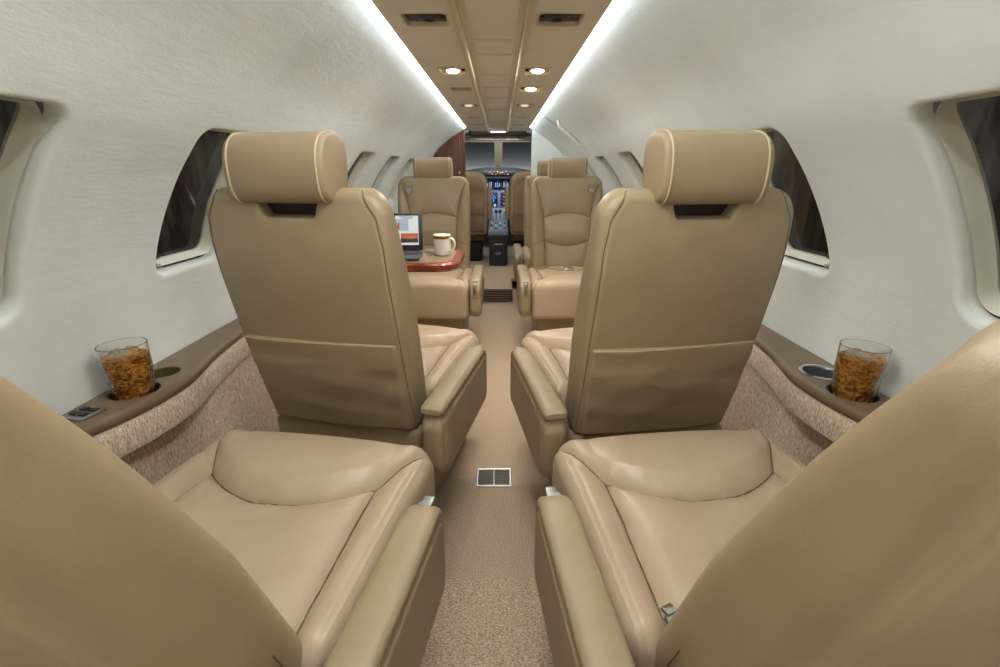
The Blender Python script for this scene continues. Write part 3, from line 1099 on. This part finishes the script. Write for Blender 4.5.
def make_seat(loc, rz, recline, arm_side, label, group, belts=True, name='cabin_seat', harness=False, back_y=-.300, facing=False, pocket=True, arm_y=0.0, cushion_y=0.0):
    root = empty(name, loc, rz)
    tag(root, label, 'seat', group)
    link('seat_base', ME['base'], M['leather'], root, (0, -.03, 0))
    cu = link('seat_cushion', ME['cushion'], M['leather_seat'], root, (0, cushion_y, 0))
    link('seam', ME['cushion_seam'], M['thread'], cu)
    for _k in (0, 1):
        link('edge_stitching', ME['stitch%d' % _k], M['piping'], cu)
    link('rear_skirt', ME['rear_skirt'], M['leather'], root, (0, -.330, .305))
    bk = link('backrest', ME['backrest_plain' if facing else 'backrest'], M['leather'], root, (0, back_y, .345), (R(recline), 0, 0))
    if facing:
        link('seam', ME['front_seam'], M['thread'], bk)
    else:
        if not pocket:
            MB().add(tube([(arm_side * (BW * (.96 + .04 * min(q / .3, 1)) + .0003), .022, q) for q in np.linspace(.04, .20, 16)], .0012, 6)).obj('seam', M['thread'], bk)
        if pocket:
            for _k in (0, 1):
                link('seam', ME['back_seam%d' % _k], M['thread'], bk)
            link('seat_pocket', ME['pocket'], M['leather'], bk)
            link('pocket_hem', ME['hem'], M['piping'], bk)
    mt = Matrix.Rotation(R(recline), 3, 'X')
    hp = Vector((0, back_y, .345)) + mt @ Vector((0, -.004, BHT + .046))
    hr = link('headrest', ME['headrest'], M['leather'], root, hp, (R(recline - 3), 0, 0))
    link('piping', ME['hr_pipe'], M['piping'], hr)
    link('piping', ME['hr_pipe2'], M['piping'], hr)
    if not facing:
        MB().add(rbox(.19, .04, .10, .006, (0, .010, BHT - .052))).obj('headrest_bracket', M['dark_recess'], bk)
    ax = arm_side * (.319 if facing else .327)
    ar = empty('armrest', (ax, -.195 + arm_y, .375), 0)
    ar.parent = root
    pn = link('arm_panel', ME['arm_panel'], M['leather'], ar, (0, 0, 0), (0, 0, 0))
    if arm_side < 0:
        pn.scale = (-1, 1, 1)
    link('arm_pad', ME['arm_cap'], M['leather'], ar)
    MB().add(rbox(.030, .024, .016, .004, (0, .232, .112))).add(rbox(.020, .014, .060, .004, (0, .268, .078))).add(rbox(.024, .04, .014, .004, (0, .250, .106))).obj('recline_lever', M['lever'], ar)
    if harness:
        hx = -arm_side * .165
        sm = Matrix.Rotation(R(recline), 3, 'X')
        MB().add(pad(.030, .030, .012, .0045, -.0045, .004, .004, 12, 12, 1)).obj('harness_guide', M['webbing'], bk, (hx, .048, .655), (R(78), 0, 0))
        MB().add(rbox(.034, .010, .026, .003)).add(tube([(-.012, .006, .0), (0, .012, -.02), (.012, .006, .0)], .003, 6)).obj('harness_clip', M['satin'], bk, (hx, .058, .635))
    if belts:
        by = .0
        for s in (-1, 1):
            pts = [(s * .21, -.17, .455), (s * .17, -.13, .487), (s * .11, -.07, .4855), (s * .045, -.045, .484)]
            st_ = catmull([(p[0], p[1], p[2]) for p in pts], 6)
            rings = [[(p[0], p[1] - .02, p[2] - .0012), (p[0], p[1] + .02, p[2] - .0012), (p[0], p[1] + .02, p[2] + .0012), (p[0], p[1] - .02, p[2] + .0012)] for p in st_]
            MB().add(loft(rings)).obj('belt_strap', M['webbing'], root)
        MB().add(shift(rbox(.062, .048, .014, .004), (0.01, -.045, .489))).add(shift(rbox(.034, .036, .006, .003), (0.01, -.045, .498))).obj('belt_buckle', M['chrome'], root)
    return root

G1 = 'forward facing cabin seats'
G2 = 'aft facing cabin seats'
make_seat((-.392, 1.636, 0), R(-12), 12, 1, 'tan leather seat seen from behind, left of aisle, with pale hemmed pocket', G1, belts=False)
make_seat((.422, 1.600, 0), R(9), 12, -1, 'tan leather seat seen from behind, right of aisle, beside chrome cup ring', G1, belts=False)
make_seat((-.455, .755, 0), R(-9), 19.5, 1, 'nearest tan leather seat on the left, its reclined back cropped by the frame', G1, belts=False, back_y=-.264, pocket=False)
n4 = make_seat((.456, .767, 0), R(6), 21, -1, 'nearest tan leather seat on the right, with a metal buckle on its cushion', G1, belts=False, back_y=-.274, pocket=False)
make_seat((-.446, 3.04, 0), PI, 8, -1, 'tan leather seat facing the camera behind the laptop table', G2, harness=True, facing=True, arm_y=.31, cushion_y=.08)
make_seat((.490, 3.04, 0), PI, 8, 1, 'tan leather seat facing the camera, right of aisle, in front of a matching seat', G2, harness=True, facing=True, arm_y=.31, cushion_y=.08)
make_seat((.490, 4.04, 0), PI, 8, 1, 'tan leather seat facing the camera, half hidden, nearest the cockpit on the right', G2, facing=True, arm_y=.31, cushion_y=.08)
bb = MB().add(rbox(.030, .046, .016, .004)).add(shift(rbox(.020, .016, .012, .003), (0, .026, .006))).obj('belt_buckle', M['chrome'], n4, (-.208, -.262, .492), (0, 0, R(20)))

# ------------------------------------------------------------------ folding table with laptop and mug
TZ = .73
tb = empty('folding_table', (-.50, 2.19, TZ))
tag(tb, 'fold-out table with tan leather inset and glossy red wood edge by the left wall', 'table')
def table_top_vf(hx, hy, z0, z1, rr, e):
    rings = []
    for q, (ins, z) in enumerate(((e, z0), (0, z0 + e), (0, z1 - e * .6), (e * .6, z1))):
        pts = []
        for (sx, sy, a0, r) in ((1, 1, 0, rr), (-1, 1, 90, .01), (-1, -1, 180, .01), (1, -1, 270, rr)):
            for k in range(13):
                a = R(a0 + 90 * k / 12)
                pts.append((sx * (hx - r) + (r - min(ins, r * .9)) * math.cos(a), sy * (hy - r) + (r - min(ins, r * .9)) * math.sin(a), z))
        rings.append(pts)
    return loft(rings)
MB().add(table_top_vf(.345, .215, -.036, 0, .10, .010)).obj('table_top', M['wood_edge'], tb)
MB().add(table_top_vf(.318, .186, -.001, .0022, .075, .001)).obj('leather_inset', M['ledge'], tb, (-.012, 0, 0))
MB().add(rbox(.05, .30, .04, .008, (-.32, 0, -.055))).obj('hinge', M['satin'], tb)
MB().add(rbox(.06, .04, .115, .006, (-.325, .06, -.085))).obj('support_arm', M['satin'], tb)

lp = empty('laptop', (-.490, 2.125, TZ + .0024), R(4))
tag(lp, 'open black laptop showing a web page on the folding table', 'laptop')
MB().add(shift(rbox(.30, .20, .016, .004), (0, 0, .008))).obj('deck', M['laptop_grey'], lp)
kb = MB().add(shift(rbox(.27, .10, .002, .0006), (0, .03, .0168))).obj('keyboard', M['laptop'], lp)
for i in range(4):
    for j in range(12):
        MB().add(rbox(.018, .018, .003, .0008, (-.119 + .0216 * j, -.006 + .0225 * i + .002, .0185), n=4)).obj('key', M['laptop_grey'], kb)
MB().add(shift(rbox(.085, .045, .001, .0003), (0, -.062, .0163))).obj('touchpad', M['laptop'], lp)
lid = MB().add(shift(rbox(.30, .010, .195, .004), (0, 0, .0975))).obj('screen_lid', M['laptop'], lp, (0, .102, .014), (R(-14), 0, 0))
lid.scale = (1, 1, .9)
def emit(name, col, s=1.0):
    return simple(name, (10, 10, 10), 0.3, emit=col, estr=s)
scr = MB().add(rbox(.262, .0015, .152, .0004, (0, -.0056, .106))).obj('display', emit('screen_white', (226, 228, 228), .75), lid)
def patch(x, z, w, h, m, nm='picture', par=None, dz=0):
    return MB().add(rbox(w, .0008, h, .0002, (x, -.0066 - dz, z), n=4)).obj(nm, m, par or scr)
patch(-.02, .134, .21, .062, emit('photo_sky', (176, 190, 202), .7))
patch(.0, .128, .085, .034, emit('photo_red', (190, 78, 52), .7), dz=.0006)
patch(-.062, .132, .04, .045, emit('photo_dark', (74, 52, 50), .7), dz=.0006)
patch(.005, .137, .06, .012, emit('photo_peach', (232, 170, 130), .7), dz=.001)
for k, (x, c) in enumerate(((-.088, (60, 80, 130)), (.0, (52, 84, 150)), (.088, (196, 96, 60)))):
    patch(x, .066, .082, .050, emit('thumb_a%d' % k, c, .7))
    patch(x, .054, .082, .020, emit('thumb_b%d' % k, (40, 40, 52), .7), dz=.0006)
    patch(x + .006, .066, .05, .014, emit('thumb_c%d' % k, (206, 130, 60), .7), dz=.0006)
dk = emit('ink', (30, 32, 36), .5)
patch(.012, .174, .022, .018, dk, 'logo')
for k in range(3):
    patch(.074 + .004 * k, .178 - .0055 * k, .070 - .012 * k, .002, dk, 'text_line')

mg = empty('mug', (-.250, 2.20, TZ + .0024), R(-25))
tag(mg, 'white porcelain mug with a gold rim band on the folding table', 'mug')
mprof = [(.030, 0), (.036, .002), (.0385, .008), (.0395, .03), (.041, .085), (.0415, .094), (.040, .0955), (.0385, .093), (.037, .03), (.034, .008), (.004, .006)]
MB().add(lathe(mprof, 40)).obj('cup', M['porcelain'], mg)
MB().add(lathe([(.0411, .078), (.0416, .079), (.0421, .091), (.0416, .0915)], 40, closed=True)).obj('gold_band', M['gold'], mg)
MB().add(tube(catmull([(.038, 0, .078), (.056, 0, .078), (.066, 0, .062), (.064, 0, .040), (.050, 0, .024), (.037, 0, .022)], 6), .0048, 8)).obj('handle', M['porcelain'], mg)
co = MB().add(lathe([(.040, 0), (.046, .001), (.046, .004), (.040, .005), (.006, .005)], 32)).obj('coaster', M['satin'], None, (-.308, 2.30, TZ + .0024))
tag(co, 'small silver coaster lying on the folding table between laptop and mug', 'coaster')

# ------------------------------------------------------------------ grab handle on right wall, small outlets
def wall_frame(side, y, s):
    p = Vector(wall_point(side, y, s, 0))
    nx, nz = Nw(s)
    return p, Vector((-side * nx, 0, -nz))
s_h = s_of_z(1.41)
gh = empty('grab_handle', wall_point(1, 3.9, s_h, 0))
tag(gh, 'white moulded grab handle recess high on the right wall', 'handle')
gv = []
o0 = Vector(gh.location)
pts = []
for k in range(41):
    t = k / 40
    s = s_of_z(1.458) + (s_of_z(1.285) - s_of_z(1.458)) * t
    p, n = wall_frame(1, 3.66 + .05 * t, s)
    lift = .030 * min(1, 8 * t, 8 * (1 - t))
    pts.append(p + n * (.003 + lift) - o0)
MB().add(tube(pts, .013, 8)).obj('bar', M['white_plastic'], gh)
def wall_sheet(side, y0, y1, sA, sB, d, th, n=10):
    rings = []
    for k in range(n + 1):
        s = sA + (sB - sA) * k / n
        a, nn = wall_frame(side, 0, s)
        q = [(a + nn * d) + Vector((0, y0, 0)), (a + nn * d) + Vector((0, y1, 0)), (a + nn * (d + th)) + Vector((0, y1 - .006, 0)), (a + nn * (d + th)) + Vector((0, y0 + .006, 0))]
        rings.append([tuple(v - o0) for v in q])
    return loft(rings)
MB().add(wall_sheet(1, 3.70, 3.86, s_of_z(1.450), s_of_z(1.295), -.003, .008)).obj('back_plate', M['white_plastic'], gh)
for sz in (1.412, 1.375, 1.345):
    p, n = wall_frame(1, 3.78, s_of_z(sz))
    q = n.to_track_quat('Z', 'Y').to_matrix().to_4x4()
    MB().add(xf(lathe([(.014, 0), (.014, .006), (.009, .010), (.004, .010)], 16), Matrix.Translation(p + n * .004 - o0) @ q)).obj('nozzle', M['satin'], gh)
for side, y, z in ((1, 3.95, 1.475), (-1, 4.3, 1.468)):
    p, n = wall_frame(side, y, s_of_z(z))
    q = n.to_track_quat('Z', 'Y').to_matrix().to_4x4()
    vo = empty('wall_vent', p)
    tag(vo, 'tiny %s vent plate beside the cove light on the %s wall' % ('grey' if side > 0 else 'white', 'right' if side > 0 else 'left'), 'vent')
    MB().add(xf(rbox(.05, .12, .010, .003), q)).obj('plate', M['satin'] if side > 0 else M['white_plastic'], vo)
    for k in range(3):
        MB().add(xf(rbox(.036, .008, .004, .001, (0, -.03 + .03 * k, .006)), q)).obj('louvre', M['white_plastic'] if side > 0 else M['satin'], vo)

# ------------------------------------------------------------------ cockpit
CKF = .12
cf = MB().add(shift(rbox(1.5, 1.5, .05, .01), (0, 6.0, .095))).obj('floor_cockpit', M['carpet'])
struct(cf, 'carpeted cockpit floor')
for sx, nm in ((-1, 'wall_cockpit_left'), (1, 'wall_cockpit_right')):
    o = MB().add(rbox(.03, 1.6, 1.0, .005, (sx * .78, 6.0, .62))).obj(nm, M['headliner'])
    struct(o, 'cockpit sidewall')
hl = MB().add(loft([[(-.75, 5.20, 1.56), (.75, 5.20, 1.56), (.75, 5.20, 1.535), (-.75, 5.20, 1.535)], [(-.75, 5.45, 1.56), (.75, 5.45, 1.56), (.75, 5.45, 1.50), (-.75, 5.45, 1.50)], [(-.75, 6.45, 1.56), (.75, 6.45, 1.56), (.75, 6.45, 1.47), (-.75, 6.45, 1.47)]])).obj('ceiling_cockpit', M['headliner'])
struct(hl, 'cockpit headliner')
op = MB().add(rbox(.62, .30, .03, .008, (0, 5.75, 1.475))).obj('overhead_panel', M['headliner'])
tag(op, 'tan overhead panel above the cockpit windshield', 'panel')
for k in range(7):
    MB().add(rbox(.05, .05, .008, .002, (-.24 + .08 * k, 5.66, 1.458))).obj('switch_plate', M['bezel'], op)
cl = MB().add(rbox(.16, .05, .012, .004, (0, 5.19, 1.494))).obj('cockpit_dome_light', emit('dome', (255, 250, 240), 2.0))
tag(cl, 'small white lit dome light over the cockpit entrance', 'light')
for sx in (-1, 1):
    tb_ = MB().add(rbox(.10, .05, .05, .012, (sx * .325, 5.16, 1.482))).obj('door_track_end', M['black'])
    tag(tb_, 'small black track end at the %s top corner of the cockpit opening' % ('left' if sx < 0 else 'right'), 'track')
# windshield
ws = empty('window_15')
struct(ws, 'cockpit windshield')
def wpt(x, t, d=0):       # t 0 bottom, 1 top
    return (x, 6.75 - .34 * t - .10 * abs(x) + d, 1.10 + .39 * t)
def slab(x0, x1, t0, t1, th, yo=0):
    v = [wpt(x0, t0, yo), wpt(x1, t0, yo), wpt(x1, t1, yo), wpt(x0, t1, yo), wpt(x0, t0, yo + th), wpt(x1, t0, yo + th), wpt(x1, t1, yo + th), wpt(x0, t1, yo + th)]
    return v, [(0, 1, 2, 3), (4, 5, 6, 7), (0, 1, 5, 4), (1, 2, 6, 5), (2, 3, 7, 6), (3, 0, 4, 7)]
for x0, x1 in ((-.62, -.055), (.055, .62)):
    v, f = slab(x0, x1, 0, 1, .0)
    MB().add((v[:4], [f[0]])).obj('pane', M['pane'], ws)
MB().add(slab(-.05, .05, -.1, 1.05, .05, -.06)).obj('centre_post', M['headliner'], ws)
MB().add(slab(-.75, .75, .93, 1.10, .05, -.03)).obj('header', M['headliner'], ws)
MB().add(slab(-.75, -.60, -.4, 1.1, .05, -.03)).obj('side_post', M['headliner'], ws)
MB().add(slab(.60, .75, -.4, 1.1, .05, -.03)).obj('side_post', M['headliner'], ws)
cmp_ = MB().add(rbox(.065, .05, .065, .015, (0, 6.60, 1.135))).add(rbox(.045, .02, .045, .008, (0, 6.57, 1.135))).obj('compass', M['black'])
tag(cmp_, 'small black compass at the foot of the windshield centre post', 'compass')

ip = empty('instrument_panel', (0, 6.25, CKF))
tag(ip, 'blue-lit cockpit instrument panel with screens and switches', 'instrument panel')
def ipb(nm, vf, m, par=None):
    return MB().add(shift(vf, (0, -6.25, -CKF))).obj(nm, m, par or ip)
gl = [(x, 1.165 - .10 * (abs(x) / .62) ** 2) for x in np.linspace(-.70, .70, 25)]
poly = [(x, z) for x, z in gl] + [(.70, 1.02), (.40, 1.03), (-.40, 1.03), (-.70, 1.02)]
ipb('glareshield', prism(poly, 'y', 6.08, 6.55), M['cockpit_black'])
ipb('panel_board', rbox(1.4, .05, .52, .006, (0, 6.25, .78)), M['panel_blue'])
ipb('eyebrow_panel', rbox(.44, .02, .055, .006, (0, 6.07, 1.095)), M['cockpit_black'])
warm = [emit('lamp_amber', (255, 170, 60), 1.2), emit('lamp_red', (255, 90, 60), 1.0), emit('lamp_yellow', (255, 220, 130), 1.5)]
for k in range(12):
    ipb('annunciator', rbox(.012, .006, .010, .002, (-.115 + .021 * k, 6.058, 1.095 + .016 * math.sin(k * 2.7))), warm[(k * 5 + 1) % 3])
cy = emit('dial_white', (150, 190, 220), 1.0)
for sx in (-1, 1):
    for k in range(4):
        ipb('dial', rbox(.024, .006, .018, .003, (sx * (.155 + .03 * k), 6.066, 1.088 + .006 * (k % 2))), cy)
scrn = emit('display_navy', (8, 14, 40), .6)
arc = emit('display_cyan', (60, 150, 255), 1.6)
wht = emit('display_white', (200, 215, 235), 1.0)
red = emit('display_red', (230, 70, 60), 1.0)
for k, x in enumerate((-.115, -.01, .095)):
    d = ipb('engine_display', rbox(.085, .012, .12, .004, (x, 6.22, .955)), scrn)
    for q in range(3):
        ipb('gauge_bar', rbox(.008, .004, .04 + .012 * ((k + q) % 3), .001, (x - .024 + .024 * q, 6.211, .95)), wht if q != 1 else arc, d)
    ipb('gauge_light', rbox(.012, .004, .006, .001, (x + .01, 6.211, .985 - .05 * (k % 2))), red, d)
pf = ipb('map_display', rbox(.17, .012, .20, .004, (-.095, 6.22, .765)), scrn)
for rr_, a0, a1 in ((.066, 20, 160), (.040, -40, 230), (.018, 0, 350)):
    ipb('map_arc', tube([(-.10 + rr_ * math.cos(R(a)), 6.211, .765 + rr_ * math.sin(R(a))) for a in np.linspace(a0, a1, 24)], .0045, 6), arc, pf)
for k in range(3):
    ipb('readout', rbox(.03, .004, .008, .001, (-.045, 6.211, .69 + .012 * k)), wht, pf)
for k in range(5):
    rd = ipb('radio_unit', rbox(.12, .014, .030, .003, (.085, 6.22, .845 - .042 * k)), M['cockpit_black'])
    ipb('readout', rbox(.05, .004, .008, .001, (.085, 6.211, .846 - .042 * k)), wht if k % 2 else red, rd)
for sx in (-1, 1):
    for k in range(5):
        ipb('knob', xf(lathe([(.009, 0), (.009, .012), (.006, .016)], 12), Matrix.Translation((-.02 + sx * .2, 6.225, .88 - .05 * k)) @ Matrix.Rotation(R(90), 4, 'X')), M['black'])
# pedestal
pd = empty('centre_pedestal', (0, 5.55, CKF))
tag(pd, 'cockpit centre pedestal with black lower box and grey throttle quadrant', 'pedestal')
MB().add(rbox(.20, .24, .36, .012, (0, -.31, .18))).obj('lower_box', M['cockpit_black'], pd)
MB().add(rbox(.10, .006, .012, .002, (0, -.432, .24))).obj('placard', M['satin'], pd)
MB().add(rbox(.06, .006, .03, .003, (0, -.432, .14))).obj('placard', M['panel_grey'], pd)
quad = prism([(-.44, .34), (-.44, .38), (.10, .48), (.55, .56), (.62, .0), (-.19, .0), (-.19, .30)], 'x', -.105, .105)
MB().add(quad).obj('quadrant', M['panel_grey'], pd, sharp=20)
for k in range(4):
    x = -.07 + .045 * k
    lv = MB().add(tube([(x, .02, .44), (x, .0, .54)], .006, 8)).obj('lever', M['satin'], pd)
    MB().add(shift(rbox(.034, .03, .035, .008), (x, -.004, .555))).obj('lever_knob', M['black'] if k % 3 else M['white_plastic'], lv)
for i in range(4):
    for j in range(3):
        MB().add(rbox(.022, .022, .018, .004, (-.075 + .05 * i, -.34 + .10 * j, .40 + .0185 * j))).obj('knob', M['black'] if (i + j) % 2 else M['white_plastic'], pd)

def pilot_seat(x, label):
    t = empty('pilot_seat', (x, 5.47, CKF))
    sgn = 1 if x < 0 else -1
    tag(t, label, 'seat', 'cockpit seats')
    MB().add(shift(pad(.20, .20, .05, .36, .24, .03, .02, 16, 16, 2), (0, .12, 0))).obj('seat_cushion', M['leather_dark'], t)
    MB().add(rbox(.30, .34, .24, .02, (0, .12, .12))).obj('seat_base', M['cockpit_black'], t)
    v, f = pad(.215, .34, (.13, .04), lambda X, Y: .045 + .01 * (1 - (X / .2) ** 2), lambda X, Y: -.05 - .012 * (1 - (X / .2) ** 2), .03, .02, 30, 36, 3)
    MB().add(([(a, c, b + .66) for a, b, c in v], f)).obj('backrest', M['leather'], t, (0, -.10, 0), (R(5), 0, 0))
    v, f = pad(.185, .30, (.11, .02), lambda X, Y: 0 * X, lambda X, Y: -.016 - .004 * np.sin(Y * 30 + X * 12) - .01 * (1 - (X / .2) ** 2), .004, .01, 26, 30, 1)
    MB().add(([(a, c, b + .655) for a, b, c in v], f)).obj('back_cover', M['leather_dark'], t, (0, -.155, 0), (R(5), 0, 0))
    MB().add(tube([(-.18, -.014, .56), (0, -.030, .555), (.18, -.014, .56)], .006, 6)).obj('cover_hem', M['leather_dark'], t, (0, -.165, 0), (R(5), 0, 0))
    MB().add(rbox(.055, .07, .36, .016, (sgn * .243, -.10, .66), n=12)).obj('armrest', M['leather'], t, None, (R(0), 0, 0))
    return t
pilot_seat(-.335, 'brown-backed pilot seat beside the mahogany divider')
pilot_seat(.345, 'brown-backed pilot seat on the right, behind the tan cabin seats')

# ------------------------------------------------------------------ dark hangar outside
M['hangar'] = simple('hangar_paint', (120, 122, 124), 0.8)
M['hangar_dark'] = simple('hangar_dark_floor', (70, 68, 66), 0.7)
def mk_drape():  # streaked cloth, invented to imitate the reflections in the side panes
    m, nt, b = mat('reflection_drape')
    v = texcoord(nt, (1, 1.2, .25))
    nt.links.new(ramp(nt, noise(nt, v, 2.4, 3), [(0.38, (16, 15, 14)), (0.5, (84, 82, 72)), (0.6, (30, 28, 30)), (0.72, (128, 122, 118))]), b.inputs['Base Color'])
    b.inputs['Roughness'].default_value = 0.8
    return m
M['drape'] = mk_drape()
o = MB().add(rbox(14, 16, .05, .01, (0, 4.5, -1.3))).obj('floor_hangar_outside', M['hangar_dark'])
struct(o, 'hangar floor outside')
o = MB().add(rbox(14, .1, 6, .02, (0, 11.0, 1.6))).obj('backdrop_hangar_door', M['hangar'])
struct(o, 'grey hangar door ahead of the windshield')
for sx in (-1, 1):
    n = 160
    top, bot = [], []
    for k in range(n + 1):
        y = -1.0 + 7.0 * k / n
        x = sx * (2.3 + .09 * math.sin(y * 9) + .05 * math.sin(y * 23 + 1))
        top.append((x, y, 2.9))
        bot.append((x + sx * .05 * math.sin(y * 13), y, -1.2))
    v = top + bot + [(p[0] + sx * .02, p[1], p[2]) for p in top] + [(p[0] + sx * .02, p[1], p[2]) for p in bot]
    N = n + 1
    f = []
    for k in range(n):
        f += [(k, k + 1, N + k + 1, N + k), (2 * N + k, 2 * N + k + 1, 3 * N + k + 1, 3 * N + k), (k, k + 1, 2 * N + k + 1, 2 * N + k), (N + k, N + k + 1, 3 * N + k + 1, 3 * N + k)]
    o = MB().add((v, f)).obj('backdrop_drape_left' if sx < 0 else 'backdrop_drape_right', M['drape'])
    struct(o, 'added dark drape outside the windows, standing in for pane reflections')

# ------------------------------------------------------------------ lights
def area(name, loc, rot, sx, sy, e, col=(1, 1, 1)):
    l = bpy.data.lights.new(name, 'AREA')
    l.shape = 'RECTANGLE'
    l.size, l.size_y = sx, sy
    l.energy = e
    l.color = col
    o = bpy.data.objects.new(name, l)
    C.objects.link(o)
    o.location = loc
    o.rotation_euler = rot
    return o
area('aft_fill_light', (0, -.55, 1.48), (R(-8), 0, 0), .5, .9, 3, (.97, .98, 1))  # added fill behind the camera, no such fixture in the cabin
area('aft_ceiling_fill', (0, -.95, .95), (R(118), 0, 0), .9, .5, 4, (.97, .98, 1))  # added lamp aimed up from behind the camera to brighten the headliner
for y, e in ((0.70, 6), (2.1, 6), (3.6, 4), (4.7, 3)):
    area('aisle_fill_light', (0, y, 1.496), (0, 0, 0), .10, .5, e, (1, .97, .92))  # added fills above the aisle for seats and cushions, no fixtures there
area('cockpit_fill', (0, 5.70, 1.44), (R(48), 0, 0), .5, .1, 11, (.85, .93, 1))  # added fill to brighten the instrument panel and windshield post
area('windshield_gradient_fill', (0, 10.87, .86), (R(100), 0, 0), 5, .05, 190, (1, .99, .97))  # added strip at the door, makes the grey gradient behind the windshield
for sx in (-1, 1):
    area('drape_fill', (sx * 1.7, 2.0, 2.8), (0, sx * R(25), 0), .3, 4, 30, (1, .97, .94))  # added fills that make the outside drapes show through the panes

w = bpy.data.worlds.new('World')
SC.world = w
w.use_nodes = True
w.node_tree.nodes['Background'].inputs['Color'].default_value = (.5, .55, .6, 1)
w.node_tree.nodes['Background'].inputs['Strength'].default_value = 0.02

# ------------------------------------------------------------------ camera
cd = bpy.data.cameras.new('camera')
cd.sensor_width = 36
cd.lens = 36 * 466 / 1000
cd.clip_start = 0.01
cd.clip_end = 100
cam = bpy.data.objects.new('camera', cd)
C.objects.link(cam)
cam.location = (.02, 0, 1.10)
cam.rotation_euler = (R(90 - 19.06), 0, 0)
SC.camera = cam
SC.view_settings.view_transform = 'Standard'
SC.view_settings.look = 'None'
SC.view_settings.exposure = 0.16
SC.view_settings.gamma = 1.0
SC.view_settings.use_curve_mapping = False
SC.cycles.max_bounces = 10
SC.cycles.diffuse_bounces = 6
SC.cycles.transparent_max_bounces = 12
